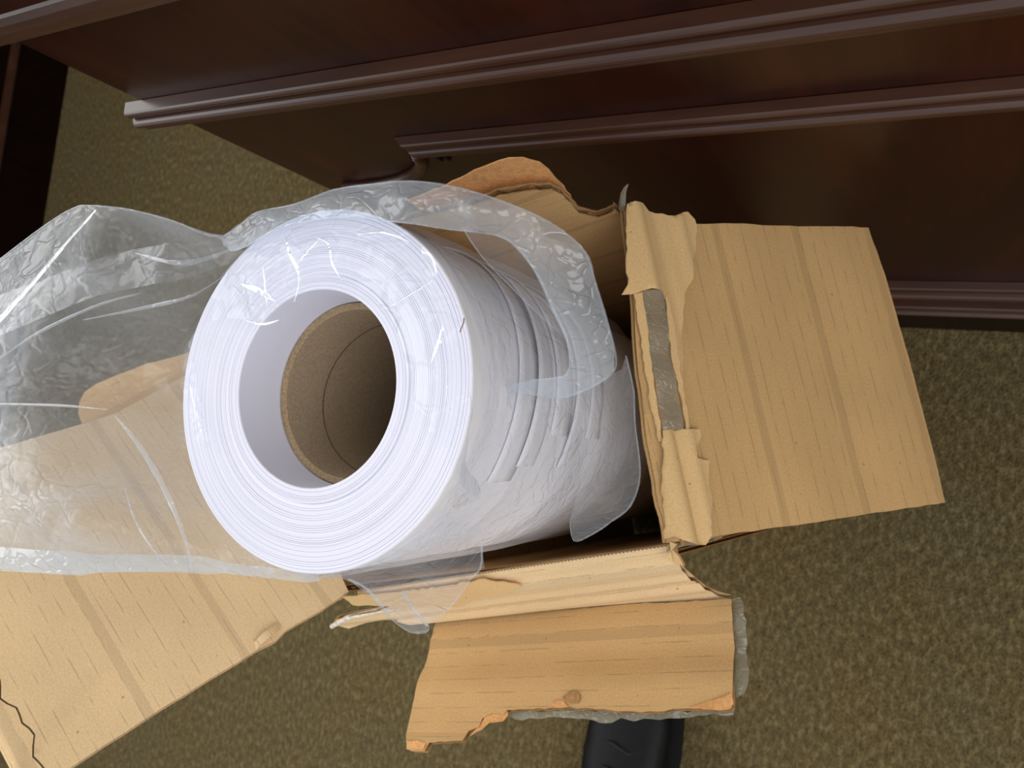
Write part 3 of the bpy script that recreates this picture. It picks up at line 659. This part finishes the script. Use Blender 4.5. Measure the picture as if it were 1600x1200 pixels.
bg(film('crumpled_seam', [(-0.4339,0.0157,0.705),(-0.3937,0.03,0.709),(-0.3592,0.0369,0.711),(-0.3315,0.0443,0.711),(-0.3065,0.0523,0.705),(-0.2724,0.0556,0.706),(-0.2679,0.061,0.692),(-0.2554,0.0674,0.684),(-0.242,0.072,0.68),(-0.2455,0.0659,0.679),(-0.2606,0.0555,0.684),(-0.2687,0.0467,0.692),(-0.2781,0.0396,0.705),(-0.3024,0.0359,0.705),(-0.3218,0.0307,0.709),(-0.3543,0.0196,0.711),(-0.384,0.0111,0.711),(-0.4204,0.0013,0.709)], [], FILM_FACE, bag, .0016, .0045, 1.8, 21.0, (.5, 1.6), .45))
# film lying over the end face
outF = [(-0.3018,0.0066,0.674),(-0.301,-0.0006,0.674),(-0.2918,-0.0142,0.674),(-0.2842,-0.0247,0.675),(-0.2757,-0.0264,0.6735),(-0.2842,-0.0105,0.6735),(-0.2975,0.0114,0.673),(-0.2974,0.0223,0.674),(-0.2859,0.0285,0.675),(-0.2665,0.0301,0.677),(-0.2483,0.0278,0.679),(-0.2386,0.0288,0.68),(-0.239,0.0329,0.679),(-0.2353,0.0364,0.678),(-0.2327,0.042,0.677),(-0.2231,0.0458,0.676),(-0.2088,0.046,0.675),(-0.1948,0.0403,0.675),(-0.1827,0.0287,0.674),(-0.1736,0.0101,0.674),(-0.1673,-0.0034,0.6735),(-0.1578,-0.0116,0.673),(-0.1524,-0.0109,0.673),(-0.1471,0.0079,0.673),(-0.148,0.0192,0.673),(-0.1534,0.0348,0.674),(-0.1599,0.0467,0.674),(-0.1749,0.0617,0.675),(-0.1897,0.0699,0.676),(-0.2118,0.0727,0.677),(-0.2378,0.072,0.677),(-0.2623,0.0628,0.677),(-0.2795,0.0488,0.677),(-0.292,0.0272,0.676)]
inF = [(-0.245,0.0478,0.683),(-0.2286,0.0558,0.683),(-0.2079,0.0565,0.68),(-0.2529,0.0368,0.684),(-0.1756,0.0494,0.68),(-0.1622,0.0335,0.679),(-0.1572,0.0111,0.677)]
bg(film('face_film', outF, inF, FILM_FACE, bag, .0019, .0026, 1.15, 5.0, (1, 1), .8))
NW = Vector((-.13, .16, .98))  # added highlight strips are tilted this way to mirror the window
for pts, wd in (([(-0.2207,0.0629,0.684),(-0.2138,0.0603,0.684),(-0.2094,0.0523,0.685),(-0.2026,0.0454,0.685)], .0011), ([(-0.2381,0.0639,0.684),(-0.2316,0.056,0.686),(-0.2236,0.0469,0.687),(-0.2253,0.0367,0.686)], .0018),
                ([(-0.1607,0.0477,0.684),(-0.1699,0.042,0.684),(-0.1805,0.0361,0.684)], .0013), ([(-0.1683,0.0583,0.684),(-0.1642,0.0537,0.684),(-0.1604,0.0477,0.684)], .0032), ([(-0.1548,0.0314,0.684),(-0.1558,0.0239,0.684),(-0.1578,0.0177,0.684)], .0022),
                ([(-0.2545,0.0428,0.688),(-0.2443,0.0407,0.689),(-0.2326,0.0364,0.689)], .0022), ([(-0.2433,0.0498,0.688),(-0.2394,0.0413,0.689),(-0.2362,0.0327,0.689)], .0014), ([(-0.2186,0.0626,0.684),(-0.224,0.0565,0.685),(-0.2266,0.0522,0.685)], .0016),
                ([(-0.1992,0.0639,0.684),(-0.1869,0.0642,0.684),(-0.1752,0.0609,0.683)], .0014), ([(-0.2531,0.0288,0.684),(-0.2435,0.0276,0.684),(-0.2334,0.0294,0.685)], .0012), ([(-0.2902,-0.0001,0.678),(-0.2839,-0.0108,0.678),(-0.2756,-0.0238,0.678)], .0012),
                ([(-0.1532,0.02,0.681),(-0.1519,0.0089,0.681),(-0.1493,0.0025,0.681)], .0008)):
    P_ = smooth_pts(pts, 5); ribbon('crease', P_, [wd*(.15+.85*math.sin(math.pi*(i+.5)/len(P_))) for i in range(len(P_))], SHINE, .0002, NW)
# twisted collar round the back and right of the roll
outC = [(-0.2915,0.0668,0.672),(-0.2801,0.0725,0.672),(-0.271,0.078,0.672),(-0.2472,0.0806,0.673),(-0.2254,0.0854,0.674),(-0.2036,0.0861,0.676),(-0.184,0.086,0.677),(-0.1652,0.0839,0.674),(-0.1433,0.0784,0.668),(-0.1273,0.0718,0.662),(-0.1176,0.0638,0.656),(-0.1153,0.0548,0.65),(-0.1125,0.0424,0.642),(-0.1107,0.0327,0.636),(-0.1113,0.0252,0.632),(-0.1184,0.0188,0.632),(-0.1311,0.0127,0.632),(-0.1471,0.0126,0.634),(-0.158,0.014,0.636),(-0.1429,0.0181,0.638),(-0.1293,0.0207,0.638),(-0.1262,0.0246,0.64),(-0.1269,0.0342,0.644),(-0.1316,0.0449,0.65),(-0.1375,0.0574,0.656),(-0.1455,0.0662,0.661),(-0.1524,0.0688,0.664),(-0.1685,0.0693,0.67),(-0.179,0.0697,0.676),(-0.192,0.0703,0.679),(-0.2098,0.0719,0.681),(-0.23,0.0706,0.681),(-0.2486,0.0679,0.68),(-0.2692,0.0618,0.676),(-0.2839,0.0609,0.672)]
inC = [(-0.1786,0.0763,0.682),(-0.1538,0.0727,0.676),(-0.1301,0.0629,0.664),(-0.1194,0.0449,0.652),(-0.1174,0.0281,0.64),(-0.2242,0.077,0.681)]
bg(film('collar', outC, inC, FILM_BAND, bag, .0016, .0034, 1.5, 7.0, (.55, 1.5), 2.4))
outC2 = [(-0.1679,0.0724,0.662),(-0.1565,0.071,0.66),(-0.1487,0.0688,0.656),(-0.1401,0.0593,0.65),(-0.1337,0.0465,0.644),(-0.1289,0.0338,0.638),(-0.1361,0.0387,0.636),(-0.1458,0.0464,0.64),(-0.1553,0.0551,0.646),(-0.1628,0.0632,0.654)]
bg(film('collar_lining', outC2, [], FILM, bag, .003, .0008, .8, 2.0))
# loose folds over the roll side below the collar
outM = [(-0.1587,0.0147,0.634),(-0.1455,0.014,0.632),(-0.1322,0.0133,0.63),(-0.1202,0.0196,0.628),(-0.1143,0.027,0.624),(-0.113,0.0325,0.618),(-0.1128,0.02,0.606),(-0.1129,0.0073,0.6),(-0.1117,-0.0136,0.59),(-0.115,-0.0277,0.588),(-0.1259,-0.0367,0.58),(-0.1367,-0.0447,0.574),(-0.146,-0.0494,0.572),(-0.143,-0.0394,0.586),(-0.1342,-0.0223,0.6),(-0.1327,-0.0061,0.608),(-0.1313,0.0067,0.618),(-0.1334,0.0085,0.626),(-0.1425,0.006,0.63),(-0.152,0.006,0.634),(-0.1588,0.009,0.636)]
bg(film('side_fold', outM, [(-0.1201,0.0003,0.616),(-0.1189,-0.02,0.606),(-0.1335,0.0112,0.638)], FILM, bag, .0022, .0024, 1.0, 12.0, (1.5, .6), .2))
# corner that hangs over the lower edge of the box
outK = [(-0.2375,-0.0728,0.664),(-0.2144,-0.0713,0.662),(-0.2056,-0.07,0.655),(-0.2047,-0.0798,0.64),(-0.2053,-0.0903,0.625),(-0.2021,-0.0967,0.615),(-0.1968,-0.0969,0.613),(-0.1925,-0.095,0.613),(-0.1902,-0.0912,0.616),(-0.1804,-0.0836,0.622),(-0.1712,-0.0749,0.627),(-0.1636,-0.0643,0.63),(-0.1598,-0.0591,0.63),(-0.16,-0.0519,0.63),(-0.1606,-0.0454,0.632),(-0.1597,-0.031,0.636),(-0.1603,-0.011,0.648),(-0.156,0.0039,0.655),(-0.153,0.0105,0.664),(-0.1504,-0.0081,0.667),(-0.1549,-0.0261,0.667),(-0.1644,-0.0416,0.667),(-0.1747,-0.0509,0.667),(-0.1886,-0.0605,0.667),(-0.2039,-0.0661,0.667),(-0.2204,-0.0697,0.667)]
bg(film('hanging_corner', outK, [(-0.1897,-0.0759,0.634),(-0.1631,-0.0509,0.65),(-0.1555,-0.0275,0.656),(-0.1846,-0.0624,0.652)], FILM, bag, .0022, .0020, 1.0, 15.0, (.7, 1.4), -.8))
P_ = smooth_pts([(-0.1894,-0.0738,0.64),(-0.1914,-0.0825,0.628),(-0.1902,-0.0916,0.617)], 5); ribbon('crease', P_, .0016, FILM_BAND, .0006)
P_ = smooth_pts([(-0.2039,-0.0697,0.657),(-0.2022,-0.075,0.646),(-0.204,-0.0888,0.627)], 5); ribbon('crease', P_, .0014, FILM_BAND, .0006)
def rim(pts, wd=.0009, mat=None):
    P_ = smooth_pts(pts, 4); ribbon('edge', P_, [wd*(.6+.6*abs(noise.noise(Vector((i*.35, wd, 4))))) for i in range(len(P_))], mat or CREASE, .0003, Vector((-.1, .1, 1)))
rim(outL[5:18]); rim(outL[-6:-2]); rim(outC[0:17], .0011); rim(outC[19:30], .0011); rim(outC[29:40], .0009)
rim(outK[2:9], .0012); rim(outK[9:15], .0012); rim(outM[5:14], .001); rim(outC2[6:10]+outC2[:1], .0006)
# sleeve still wrapped round the roll, going down into the box
def sleeve():
    q = roll.rotation_euler.to_matrix(); n = 150; rows = 70; v = []; f = []; th0 = math.radians(17)
    for j in range(rows+1):
        t = j/rows; z = -.006-.20*t
        for k in range(n):
            a = 2*math.pi*k/n
            side = max(0, math.cos(a-.05))**1.5
            w_ = noise.noise(Vector((math.cos(a)*3.2, math.sin(a)*3.2, z*14+2)))
            w2 = noise.voronoi(Vector((a*5+z*20, z*26, 1.3)))[0][0]
            low = max(0, -math.sin(a))**2
            rr = .0763+side*(.012*min(1, t*3.0)+.004*w_*min(1, t*4))*(1-.5*low)+.0016*w2*(1-low*.6)
            p = RC+q@Vector((rr*math.cos(a), rr*math.sin(a), z)); v.append(p)
    for j in range(rows):
        for k in range(n): f.append((j*n+k, j*n+(k+1) % n, (j+1)*n+(k+1) % n, (j+1)*n+k))
    return bg(pymesh('sleeve', v, f, FILM, bag, True))
sleeve()

tag(tube('brown_fibre', [(-0.1514,0.035,0.677),(-0.1507,0.0331,0.678),(-0.1513,0.0314,0.678),(-0.1523,0.03,0.677)], .00022, HAIR, None, 6), 'tiny brown fibre on the right side of the roll end face', 'fibre')
